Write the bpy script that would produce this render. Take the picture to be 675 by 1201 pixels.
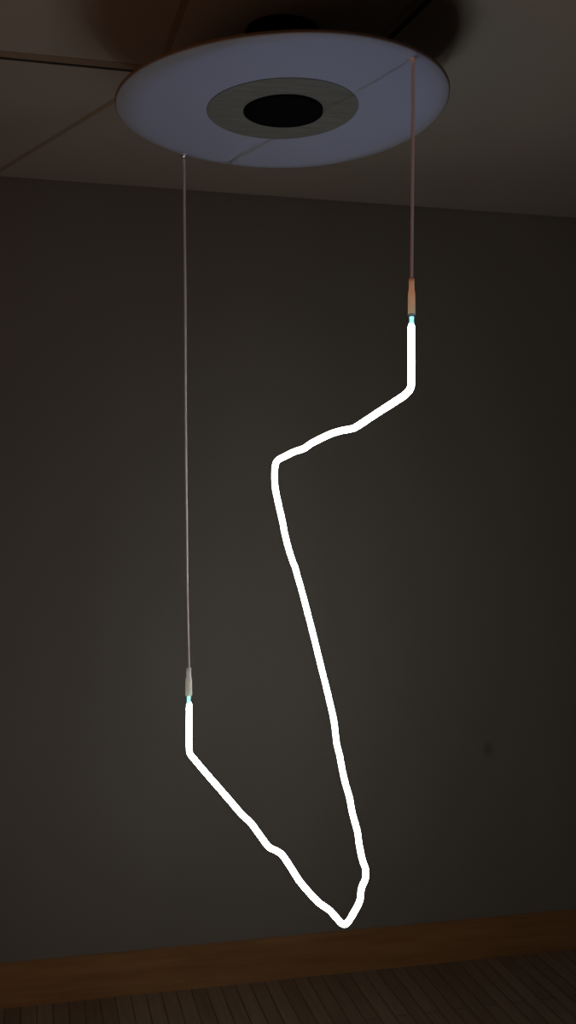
import bpy, bmesh, math, random
from mathutils import Vector, Matrix
random.seed(4)
for o in list(bpy.data.objects): bpy.data.objects.remove(o)
scene = bpy.context.scene
C = scene.collection

# ------------------------------------------------------------------ camera
CAM_H = 1.516
F = 1235.0 / 1201.0                       # focal length / frame height
A = math.radians(13.4)                    # the camera is turned 13.4 degrees right of the wall normal
HORIZON = 606.0
RGT = Vector((math.cos(A), -math.sin(A), 0)); FWD = Vector((math.sin(A), math.cos(A), 0))
def V(X, Y, Z):                           # X right, Y ahead, Z up of the lens, in metres
    return RGT * X + FWD * Y + Vector((0, 0, Z + CAM_H))
cam = bpy.data.cameras.new('camera'); co = bpy.data.objects.new('camera', cam); C.objects.link(co)
co.location = (0, 0, CAM_H); co.rotation_euler = (math.radians(90), 0, -A)
cam.sensor_fit = 'VERTICAL'; cam.sensor_height = 36; cam.lens = 36 * F
cam.shift_y = (HORIZON - 600.5) / 1201.0
cam.clip_start = 0.02
cam.dof.use_dof = True; cam.dof.focus_distance = 2.2; cam.dof.aperture_fstop = 5.0
scene.camera = co

# ------------------------------------------------------------------ world, lights, exposure
w = bpy.data.worlds.new('world'); scene.world = w; w.use_nodes = True
w.node_tree.nodes['Background'].inputs[0].default_value = (1.0, 0.66, 0.42, 1)
w.node_tree.nodes['Background'].inputs[1].default_value = 0.033
TUBE_STRENGTH = 22.3
def area(name, loc, target, size, power, col):
    l = bpy.data.lights.new(name, 'AREA'); l.shape = 'DISK'; l.size = size; l.energy = power; l.color = col
    o = bpy.data.objects.new(name, l); C.objects.link(o); o.location = loc
    o.rotation_euler = (target - loc).to_track_quat('-Z', 'Y').to_euler()
sl = bpy.data.lights.new('cool_room_spot', 'SPOT'); sl.energy = 40.0; sl.color = (0.40, 0.52, 1.0)
sl.shadow_soft_size = 0.020; sl.spot_size = math.radians(14.3); sl.spot_blend = 0.10; so_scale = (1, .76, 1)
so = bpy.data.objects.new('cool_room_spot', sl); C.objects.link(so); so.location = V(1.20, 0.74, -0.95)
so.scale = so_scale; so.rotation_euler = (V(0.012, 2.265, 0.887) - so.location).to_track_quat('-Z', 'Y').to_euler()
area('warm_room_lamp', V(-2.2, 0.3, -0.9), V(-0.5, 1.9, 1.05), 1.2, 6.0, (1.0, 0.50, 0.28))
vs = scene.view_settings
scene.display_settings.display_device = 'sRGB'
vs.view_transform = 'Standard'; vs.look = 'None'; vs.exposure = 0.0; vs.gamma = 1.0; vs.use_curve_mapping = False

# ------------------------------------------------------------------ materials
def mat(name, col, rough=0.6, metal=0.0, spec=0.5):
    m = bpy.data.materials.new(name); m.use_nodes = True
    b = m.node_tree.nodes['Principled BSDF']
    b.inputs['Base Color'].default_value = (*col, 1); b.inputs['Roughness'].default_value = rough
    b.inputs['Metallic'].default_value = metal; b.inputs['Specular IOR Level'].default_value = spec
    return m
def nodes(m): return m.node_tree.nodes, m.node_tree.links, m.node_tree.nodes['Principled BSDF']
def noisy(m, c1, c2, scale=(1, 1, 1), freq=5.0, detail=4, bump=0.0, lo=.3, hi=.7):
    n, l, b = nodes(m)
    tc = n.new('ShaderNodeTexCoord'); mp = n.new('ShaderNodeMapping'); mp.inputs['Scale'].default_value = scale
    nz = n.new('ShaderNodeTexNoise'); nz.inputs['Scale'].default_value = freq; nz.inputs['Detail'].default_value = detail
    cr = n.new('ShaderNodeValToRGB'); cr.color_ramp.elements[0].color = (*c1, 1); cr.color_ramp.elements[1].color = (*c2, 1)
    cr.color_ramp.elements[0].position = lo; cr.color_ramp.elements[1].position = hi
    l.new(tc.outputs['Object'], mp.inputs[0]); l.new(mp.outputs[0], nz.inputs['Vector'])
    l.new(nz.outputs['Fac'], cr.inputs[0]); l.new(cr.outputs[0], b.inputs['Base Color'])
    if bump:
        bp = n.new('ShaderNodeBump'); bp.inputs['Strength'].default_value = bump; bp.inputs['Distance'].default_value = 0.002
        l.new(nz.outputs['Fac'], bp.inputs['Height']); l.new(bp.outputs[0], b.inputs['Normal'])
    return tc, mp, nz, cr

M_wall = mat('charcoal_wall_paint', (.1, .1, .1), .75, spec=.25)
tc, mp, nz, cr = noisy(M_wall, (.170, .166, .158), (.198, .194, .184), (1.6, 1, .5), 1.2, 3)
n, l, b = nodes(M_wall)                    # one soft dark spot in the wall colour, with its own shape
SPOT = V((572 - 337.5) / 1235, 1, (606 - 879) / 1235)       # direction; placed on the wall below
WALL_Y = 3.373
dirv = SPOT - Vector((0, 0, CAM_H)); spot = Vector((0, 0, CAM_H)) + dirv * (WALL_Y / dirv.y)
m2 = n.new('ShaderNodeMapping'); m2.vector_type = 'TEXTURE'
m2.inputs['Location'].default_value = (spot.x, spot.y, spot.z); m2.inputs['Scale'].default_value = (.026, .5, .036)
gr = n.new('ShaderNodeTexGradient'); gr.gradient_type = 'SPHERICAL'
mx = n.new('ShaderNodeMix'); mx.data_type = 'RGBA'; mx.inputs[7].default_value = (.10, .095, .09, 1)
l.new(tc.outputs['Object'], m2.inputs[0]); l.new(m2.outputs[0], gr.inputs[0]); l.new(gr.outputs['Fac'], mx.inputs[0])
l.new(cr.outputs[0], mx.inputs[6]); l.new(mx.outputs[2], b.inputs['Base Color'])

M_ceil = mat('ceiling_panel_paint', (.3, .3, .3), .8, spec=.2)
noisy(M_ceil, (.345, .315, .29), (.375, .34, .315), (1, 1, 1), 1.5, 3)
M_dark = mat('black_ceiling_gap', (.012, .011, .01), .9)
M_trim = mat('brown_ceiling_trim', (.25, .185, .135), .7)
M_fill = mat('tan_joint_filler', (.27, .21, .16), .8)
M_base = mat('stained_wood_baseboard', (.2, .1, .05), .5, spec=.3)
noisy(M_base, (.235, .122, .048), (.32, .178, .08), (1.2, 8, 14), 3.0, 6, .2)

M_floor = mat('strip_wood_floor', (.2, .15, .1), .5, spec=.3)
n, l, b = nodes(M_floor)
tc = n.new('ShaderNodeTexCoord'); mp = n.new('ShaderNodeMapping'); mp.inputs['Rotation'].default_value = (0, 0, math.radians(90))
br = n.new('ShaderNodeTexBrick'); br.offset = .37; br.inputs['Scale'].default_value = 1.0
br.inputs['Brick Width'].default_value = 0.9; br.inputs['Row Height'].default_value = 0.048
br.inputs['Mortar Size'].default_value = 0.0022; br.inputs['Mortar Smooth'].default_value = .4
br.inputs['Color1'].default_value = (.22, .15, .10, 1); br.inputs['Color2'].default_value = (.30, .215, .15, 1)
br.inputs['Mortar'].default_value = (.11, .072, .045, 1)
nz = n.new('ShaderNodeTexNoise'); nz.inputs['Scale'].default_value = 4; nz.inputs['Detail'].default_value = 6
mp2 = n.new('ShaderNodeMapping'); mp2.inputs['Scale'].default_value = (18, 1.2, 1)
mx = n.new('ShaderNodeMix'); mx.data_type = 'RGBA'; mx.blend_type = 'MULTIPLY'; mx.inputs[0].default_value = .55
l.new(tc.outputs['Object'], mp.inputs[0]); l.new(mp.outputs[0], br.inputs['Vector'])
l.new(tc.outputs['Object'], mp2.inputs[0]); l.new(mp2.outputs[0], nz.inputs['Vector'])
l.new(br.outputs['Color'], mx.inputs[6]); l.new(nz.outputs['Fac'], mx.inputs[7]); l.new(mx.outputs[2], b.inputs['Base Color'])
bp = n.new('ShaderNodeBump'); bp.inputs['Strength'].default_value = .4; bp.inputs['Distance'].default_value = .002; bp.invert = True
l.new(br.outputs['Fac'], bp.inputs['Height']); l.new(bp.outputs[0], b.inputs['Normal'])

M_disc = mat('pale_blue_lacquer', (.305, .325, .395), .45, spec=.35)
M_edge = mat('brown_disc_edge', (.20, .12, .08), .6)
M_ring = mat('grey_grained_veneer', (.2, .2, .17), .7)
noisy(M_ring, (.105, .106, .082), (.165, .162, .125), (3, 40, 3), 3.5, 6, .15)
M_black = mat('matt_black_metal', (.004, .004, .004), .8, spec=.02)
M_cord_r = mat('tan_fabric_cord', (.85, .56, .34), .8)
M_cord_l = mat('pale_grey_cord', (.66, .65, .66), .7)
def sleeve_mat(name, c1, c2, h):
    m = mat(name, c1, .55)
    n, l, b = nodes(m)
    tc = n.new('ShaderNodeTexCoord'); sp = n.new('ShaderNodeSeparateXYZ'); cr = n.new('ShaderNodeValToRGB')
    mr = n.new('ShaderNodeMapRange'); mr.inputs['From Min'].default_value = 0; mr.inputs['From Max'].default_value = h
    cr.color_ramp.elements[0].color = (*c1, 1); cr.color_ramp.elements[1].color = (*c2, 1)
    cr.color_ramp.elements[0].position = .45; cr.color_ramp.elements[1].position = .62
    l.new(tc.outputs['Object'], sp.inputs[0]); l.new(sp.outputs['Z'], mr.inputs['Value']); l.new(mr.outputs[0], cr.inputs[0]); l.new(cr.outputs[0], b.inputs['Base Color'])
    tr = n.new('ShaderNodeBsdfTranslucent'); ms = n.new('ShaderNodeMixShader'); ms.inputs[0].default_value = .45
    out = n['Material Output']; l.new(cr.outputs[0], tr.inputs['Color'])
    l.new(b.outputs[0], ms.inputs[1]); l.new(tr.outputs[0], ms.inputs[2]); l.new(ms.outputs[0], out.inputs['Surface'])
    return m
M_slv_r = sleeve_mat('tan_silicone_sleeve', (.88, .62, .40), (.85, .50, .30), .070)
M_slv_l = sleeve_mat('grey_silicone_sleeve', (.82, .82, .76), (.72, .72, .74), .066)
M_metal = mat('brushed_nickel', (.75, .73, .72), .25, 1.0)
def emis(name, col, s):
    m = bpy.data.materials.new(name); m.use_nodes = True
    b = m.node_tree.nodes['Principled BSDF']; b.inputs['Base Color'].default_value = (.8, .8, .8, 1)
    b.inputs['Emission Color'].default_value = (*col, 1); b.inputs['Emission Strength'].default_value = s
    return m
M_tube = emis('lit_white_neon_glass', (1.0, 1.0, .93), TUBE_STRENGTH)
M_neck = emis('lit_cyan_glass_neck', (.34, .95, .90), 1.05)

M_elec = emis('glowing_electrode', (1.0, .93, .85), 1.0)
M_ferrule = mat('pale_ferrule', (.8, .8, .82), .5)

# ------------------------------------------------------------------ mesh helpers
def link(name, bm, m, parent=None, smooth=False, loc=None):
    if loc is not None: bmesh.ops.translate(bm, verts=bm.verts, vec=-Vector(loc))
    bmesh.ops.recalc_face_normals(bm, faces=bm.faces)
    me = bpy.data.meshes.new(name); bm.to_mesh(me); bm.free(); me.materials.append(m)
    if smooth:
        for p in me.polygons: p.use_smooth = True
    o = bpy.data.objects.new(name, me); C.objects.link(o)
    if loc is not None: o.location = loc
    if parent is not None:
        o.parent = parent; o.matrix_parent_inverse = parent.matrix_basis.inverted()
    return o
def structure(name, bm, m, **k):
    o = link(name, bm, m, **k); o['kind'] = 'structure'; return o
def box(bm, x0, x1, y0, y1, z0, z1):
    v = [bm.verts.new((x, y, z)) for x in (x0, x1) for y in (y0, y1) for z in (z0, z1)]
    for f in ((0, 1, 3, 2), (4, 6, 7, 5), (0, 4, 5, 1), (2, 3, 7, 6), (0, 2, 6, 4), (1, 5, 7, 3)): bm.faces.new([v[i] for i in f])
def prism(bm, poly, z0, z1):
    a = [bm.verts.new((p[0], p[1], z0)) for p in poly]; b_ = [bm.verts.new((p[0], p[1], z1)) for p in poly]
    bm.faces.new(a[::-1]); bm.faces.new(b_)
    for i in range(len(poly)):
        j = (i + 1) % len(poly); bm.faces.new((a[i], a[j], b_[j], b_[i]))
def strip(bm, p, q, side0, side1, z0, z1):     # a flat bar along p-q, from offset side0 to side1 (left of p->q)
    p = Vector(p[:2]); q = Vector(q[:2]); d = (q - p).normalized(); nn = Vector((-d.y, d.x))
    prism(bm, [p + nn * side0, q + nn * side0, q + nn * side1, p + nn * side1], z0, z1)
def frames(pts):
    T = []
    for i in range(len(pts)):
        T.append((pts[min(i + 1, len(pts) - 1)] - pts[max(i - 1, 0)]).normalized())
    n0 = T[0].orthogonal().normalized(); out = [(T[0], n0)]
    for i in range(1, len(pts)):
        q = T[i - 1].rotation_difference(T[i]); n0 = (q @ n0); n0 = (n0 - T[i] * n0.dot(T[i])).normalized(); out.append((T[i], n0))
    return out
def tube(bm, pts, rad, seg=14):
    fr = frames(pts); rings = []
    for i, p in enumerate(pts):
        t, n0 = fr[i]; b0 = t.cross(n0); r = rad[i] if hasattr(rad, '__len__') else rad
        rings.append([bm.verts.new(p + (n0 * math.cos(2 * math.pi * k / seg) + b0 * math.sin(2 * math.pi * k / seg)) * r) for k in range(seg)])
    for a, b_ in zip(rings, rings[1:]):
        for k in range(seg): bm.faces.new((a[k], a[(k + 1) % seg], b_[(k + 1) % seg], b_[k]))
    bm.faces.new(rings[0][::-1]); bm.faces.new(rings[-1])
def spline(pts, n=5):
    out = []
    for i in range(len(pts) - 1):
        p0 = pts[max(i - 1, 0)]; p1 = pts[i]; p2 = pts[i + 1]; p3 = pts[min(i + 2, len(pts) - 1)]
        for k in range(n):
            t = k / n
            out.append(.5 * ((2 * p1) + (p2 - p0) * t + (2 * p0 - 5 * p1 + 4 * p2 - p3) * t * t + (3 * p1 - p0 - 3 * p2 + p3) * t ** 3))
    out.append(pts[-1]); return out
def lathe(bm, prof, seg=48, origin=Vector((0, 0, 0))):   # prof: (r, z)
    rings = []
    for r, z in prof:
        rings.append([bm.verts.new(origin + Vector((r * math.cos(2 * math.pi * k / seg), r * math.sin(2 * math.pi * k / seg), z))) for k in range(seg)])
    for a, b_ in zip(rings, rings[1:]):
        for k in range(seg): bm.faces.new((a[k], a[(k + 1) % seg], b_[(k + 1) % seg], b_[k]))
    bm.faces.new(rings[0][::-1]); bm.faces.new(rings[-1])

# ------------------------------------------------------------------ the room
H = CAM_H + 1.05                           # ceiling height
X0, X1, Y0 = -4.5, 5.5, -2.5
bm = bmesh.new(); box(bm, X0, X1, Y0, WALL_Y + .12, -.1, 0); structure('floor', bm, M_floor)
bm = bmesh.new(); box(bm, X0, X1, WALL_Y, WALL_Y + .12, 0, H + .06); structure('wall_back', bm, M_wall)
bm = bmesh.new(); box(bm, X0, X1, WALL_Y - .014, WALL_Y, 0, .136)
bmesh.ops.bevel(bm, geom=[e for e in bm.edges if all(abs(v.co.y - (WALL_Y - .014)) < 1e-4 and v.co.z > .1 for v in e.verts)], offset=.004, segments=2, affect='EDGES')
structure('baseboard_back', bm, M_base)

def on_ceiling(x, y):                      # where the sight line through this spot of the photograph meets the ceiling
    Yd = 1235 * 1.05 / (HORIZON - y); return V((x - 337.5) / 1235 * Yd, Yd, 1.05)
L0 = on_ceiling(0, 68); L1 = on_ceiling(157, 83.3)
dl = (L1 - L0).normalized()
P = on_ceiling(186, 86); P = L0 + dl * (P - L0).dot(dl)
R0 = on_ceiling(453, 48.5); R1 = on_ceiling(503, 0); dr = (R1 - R0).normalized()
# corner = L line meets R line
a = L0.xy; b2 = R0.xy; den = dl.x * dr.y - dl.y * dr.x; t = ((b2 - a).x * dr.y - (b2 - a).y * dr.x) / den
K = L0 + dl * t
T1 = on_ceiling(217, 0); dt = (T1 - P).normalized()
G1 = on_ceiling(0, 200); dg = (G1 - P).normalized()
def hit(p, d, axis, val): return p + d * ((val - p[axis]) / d[axis])
LX = hit(P, -dl, 0, X0); GX = hit(P, dg, 0, X0); TY = hit(P, dt, 1, Y0); RY = hit(K, dr, 1, Y0)
if GX.y > WALL_Y: GX = hit(P, dg, 1, WALL_Y); gl = [GX, Vector((X0, WALL_Y, 0)), LX]; right_start = [GX]
else: gl = [GX, LX]; right_start = [Vector((X0, WALL_Y, 0)), GX]
def inset(poly, g):                        # pull every edge in by half a joint
    area2 = sum(p[0] * q[1] - q[0] * p[1] for p, q in zip(poly, poly[1:] + poly[:1]))
    if area2 < 0: poly = poly[::-1]
    out = []; N = len(poly)
    for i in range(N):
        p0 = Vector(poly[i - 1][:2]); p1 = Vector(poly[i][:2]); p2 = Vector(poly[(i + 1) % N][:2])
        d0 = (p1 - p0).normalized(); d1 = (p2 - p1).normalized()
        n0 = Vector((-d0.y, d0.x)); n1 = Vector((-d1.y, d1.x))
        den = 1 + n0.dot(n1); out.append(p1 + (n0 + n1) * (g / den))
    return out
g = .008
polys = [[P] + gl,
         [P] + ([GX] if len(gl) == 3 else right_start[::-1]) + [Vector((X1, WALL_Y, 0)), Vector((X1, Y0, 0)), RY, K],
         [P, LX, Vector((X0, Y0, 0)), TY],
         [P, TY, RY, K]]
bm = bmesh.new()
for pl in polys: prism(bm, inset(pl, g), H, H + .04)
structure('ceiling', bm, M_ceil)
bm = bmesh.new(); box(bm, X0, X1, Y0, WALL_Y, H + .04, H + .06); strip(bm, LX, K, -.0079, .0079, H + .001, H + .03); strip(bm, K, RY, -.0079, .0079, H + .001, H + .03); structure('trim_1', bm, M_dark)
# brown trim bars beside the two open joints, and flush brown fillers in the two closed ones
def side_of(p, q, ref): d = (q - p); return 1 if d.x * (ref - p).y - d.y * (ref - p).x > 0 else -1
bm = bmesh.new(); s = side_of(LX, K, V(0, 0, 0)); strip(bm, LX, K, s * .008, s * .040, H - .0008, H); structure('trim_2', bm, M_trim)
bm = bmesh.new(); s = side_of(K, RY, V(-1, 1, 0)); strip(bm, K, RY, s * .008, s * .030, H - .0008, H); structure('trim_3', bm, M_trim)
bm = bmesh.new(); strip(bm, P, GX, -.0078, .0078, H - .0002, H + .006); structure('trim_4', bm, M_fill)
bm = bmesh.new(); strip(bm, P, TY, -.0078, .0078, H - .0002, H + .006); structure('trim_5', bm, M_fill)

# ------------------------------------------------------------------ the pendant lamp
CX, CD, R = -.0117, 2.28, .3574
Z0 = .8813
pend = bpy.data.objects.new('pendant_lamp', None); C.objects.link(pend)
pend.location = V(CX, CD, 1.05); pend.empty_display_size = .1
pend['label'] = 'pendant lamp with pale blue disc and bent glowing white neon tube hanging from two cords'
pend['category'] = 'lamp'
bpy.context.view_layer.update()
def warp(rho, th):                         # the disc hangs slightly tilted and flexed
    k = rho / R
    return k * (.0125 * math.cos(th) - .0047 * math.sin(th)) + k * k * (.0045 * math.cos(2 * th) - .0042 * math.sin(2 * th))
def disc_pt(rho, th, dz=0.0):
    return V(CX + rho * math.cos(th), CD + rho * math.sin(th), Z0 + dz + warp(rho, th))
def annulus(bm, rings, seg=128):           # rings: (rho, dz) closed profile
    rr = [[bm.verts.new(disc_pt(r, 2 * math.pi * k / seg, dz)) for k in range(seg)] for r, dz in rings]
    for i in range(len(rr)):
        a_ = rr[i]; b_ = rr[(i + 1) % len(rr)]
        for k in range(seg): bm.faces.new((a_[k], a_[(k + 1) % seg], b_[(k + 1) % seg], b_[k]))
TH = .006
bm = bmesh.new()
inner = .078
prof = [(inner + (R - .003 - inner) * i / 14, 0) for i in range(15)] + [(R - .001, .001), (R - .001, TH - .001)] + [(R - .003 - (R - .003 - inner) * i / 14, TH) for i in range(15)]
annulus(bm, prof)
disc = link('disc', bm, M_disc, pend, True)
bm = bmesh.new(); annulus(bm, [(R - .001, .0012), (R + .0008, .0022), (R + .0008, TH + .0008), (R - .004, TH + .0012), (R - .004, TH + .0002), (R - .001, TH)])
edge = link('disc_edge', bm, M_edge, disc, False)
edge['label'] = 'thin brown edge band'
bm = bmesh.new(); annulus(bm, [(.080, -.0002), (.080, -.0018), (.1638, -.0018), (.1643, -.0012), (.1643, -.0002)], 96)
ring = link('ring_plate', bm, M_ring, disc, False); ring['label'] = 'grey grained ring plate'
# black housing that runs through the disc up to the ceiling
org = V(CX + .001, CD, 0)
o0 = Vector((org.x, org.y, 0))
zc = H; zd = CAM_H + Z0
bm = bmesh.new()
lathe(bm, [(.078, zd + .016), (.0825, zd + .020), (.0825, zc - .004), (.080, zc)], 64, o0)
link('canopy', bm, M_black, pend, True, loc=(org.x, org.y, zc))
bm = bmesh.new()
lathe(bm, [(.076, zd + .012), (.0862, zd + .001), (.0862, zd - .0065), (.0850, zd - .0075), (.001, zd - .0075)], 64, o0)
link('center_cap', bm, M_black, pend, True, loc=(org.x, org.y, zd))

def at(x, y, Yd): return V((x - 337.5) / 1235 * Yd, Yd, (HORIZON - y) / 1235 * Yd)
DR, DL = 2.062, 2.546
tube_px = [(482.1, 380), (482.1, 400), (482.2, 425), (482.2, 440), (482.0, 449), (480.6, 456), (475.5, 462.3), (466, 469), (442, 484.5), (418.5, 500),
 (411, 503), (400.7, 505), (389, 508.4), (377, 513.8), (365, 520), (356.3, 526), (344.4, 530), (334, 535.2), (326.3, 539.2),
 (323, 544.5), (321.9, 554), (322.1, 567.5), (324, 580), (327, 594), (330.7, 610), (334.2, 628), (337.8, 642), (342.2, 656.4), (346.2, 666.5),
 (349.2, 677.8), (351.7, 686), (359, 713), (366.7, 743), (375, 776.7), (383.3, 810), (390.8, 843), (393, 859), (394.6, 872), (398, 886), (400.6, 900),
 (404, 916), (409.7, 936), (413, 954), (418.6, 974), (420.6, 988), (424, 1006), (428.2, 1019), (428.3, 1030), (423.6, 1042), (421.8, 1056),
 (416, 1068), (408.5, 1080.5), (403.8, 1084), (398.5, 1081.3), (390, 1071.5), (384.4, 1066.2), (374, 1059), (362, 1046.5), (350.4, 1032.6), (341.5, 1018.5),
 (331, 1003), (323.7, 997.8), (314.8, 993), (304.4, 979.5), (294, 965.3), (283.7, 955.6), (273.3, 943.5), (255.6, 923), (237.8, 902.5), (226.5, 889),
 (222.8, 884.2), (221.6, 877), (221.5, 860), (221.6, 840), (221.7, 824)]
seglen = [0]
for p, q in zip(tube_px, tube_px[1:]): seglen.append(seglen[-1] + math.hypot(p[0] - q[0], p[1] - q[1]))
keys = [(0, 2.062), (6, 2.062), (19, 2.42), (31, 2.64), (36, 2.54), (46, 2.38), (52, 2.34), (62, 2.42), (70, 2.546), (74, 2.546)]   # how far each bend hangs
pts = []
for i, (x, y) in enumerate(tube_px):
    for (i0, d0), (i1, d1) in zip(keys, keys[1:]):
        if i0 <= i <= i1:
            u = (seglen[i] - seglen[i0]) / (seglen[i1] - seglen[i0]); break
    pts.append(at(x, y, d0 + (d1 - d0) * u))
path = spline(pts, 4)
TR = .0068
rad = [TR] * len(path)
def dome(path, rad):                       # rounded shoulders at both ends of the glass
    for j, k in ((0, .72), (1, .97)): rad[j] = TR * k; rad[-1 - j] = TR * k
dome(path, rad)
bm = bmesh.new(); tube(bm, path, rad, 16)
glass = link('neon_tube', bm, M_tube, pend, True, loc=pts[0]); glass['label'] = 'bent glass tube glowing white'

def cord_end(top_px, cord_px, Yd, ys, ymid, ye, ytube, rs, rl, m_cord, m_sleeve, txt, collar):
    # cord
    cp = [at(x, y, Yd) for x, y in cord_px]
    bm = bmesh.new(); tube(bm, spline(cp, 6), .0032, 10)
    c = link('cord', bm, m_cord, pend, True, loc=cp[0]); c['label'] = txt
    # fitting at the rim of the disc
    bm = bmesh.new(); p = cp[0]
    lathe(bm, [(.0038, -.009), (.0046, -.008), (.0046, -.001), (.007, 0), (.007, .002), (.003, .003), (.003, .010)], 20, p)
    f_ = link('cord_grip', bm, M_metal if not collar else M_cord_r, pend, True, loc=p)
    # sleeve
    xe = cord_px[-1][0]
    zt = at(xe, ys, Yd); zm = at(xe, ymid, Yd); zb = at(xe, ye, Yd)
    hh = zt.z - zb.z; hm = zm.z - zb.z
    bm = bmesh.new(); lathe(bm, [(rl * .93, 0), (rl, .001), (rl * .98, hm * .55), (rl * .93, hm), (rs, hm + .008), (rs, hh - .0015), (rs * .8, hh)], 24, zb)
    s_ = link('sleeve', bm, m_sleeve, pend, True, loc=zb)
    if collar:
        bm = bmesh.new(); lathe(bm, [(rl * 1.0, -.0032), (rl * 1.06, -.0028), (rl * 1.06, 0), (rl * .9, .0004)], 24, zb); link('collar', bm, M_ferrule, s_, True, loc=zb)
        bm = bmesh.new(); lathe(bm, [(rl * .95, -.0048), (rl * .98, -.0044), (rl * .98, -.0032), (rl * .8, -.0028)], 24, zb); link('gasket', bm, M_black, s_, True, loc=zb)
    # glass neck between the sleeve and the full-width tube
    zg = at(xe, ytube, Yd)
    bm = bmesh.new(); lathe(bm, [(TR * .74, zg.z - zb.z - .006), (TR * .74, zg.z - zb.z + .002), (TR * .60, zg.z - zb.z + .006), (TR * .68, -.006), (TR * .6, .004)], 20, zb)
    nk = link('tube_neck', bm, M_neck, glass, True, loc=zb); nk['label'] = 'cyan glowing glass neck'
    bm = bmesh.new(); lathe(bm, [(.0020, .005), (.0020, hh * .9)], 12, zb)
    link('electrode', bm, M_elec, glass, True, loc=zb)
cord_end(None, [(484.2, 69.5), (484.2, 130), (483.6, 200), (483, 260), (482.4, 329)], DR, 326, 344, 368.5, 380, .0054, .0074, M_cord_r, M_slv_r, 'tan cord above the right tube end', True)
cord_end(None, [(215.3, 182.5), (216.0, 215), (216.3, 270), (217.0, 350), (217.3, 450), (217.8, 540), (218.7, 620), (219.2, 690), (220.4, 750), (221.2, 785)], DL, 783, 797, 816, 824, .0057, .0082, M_cord_l, M_slv_l, 'pale grey cord above the left tube end', False)
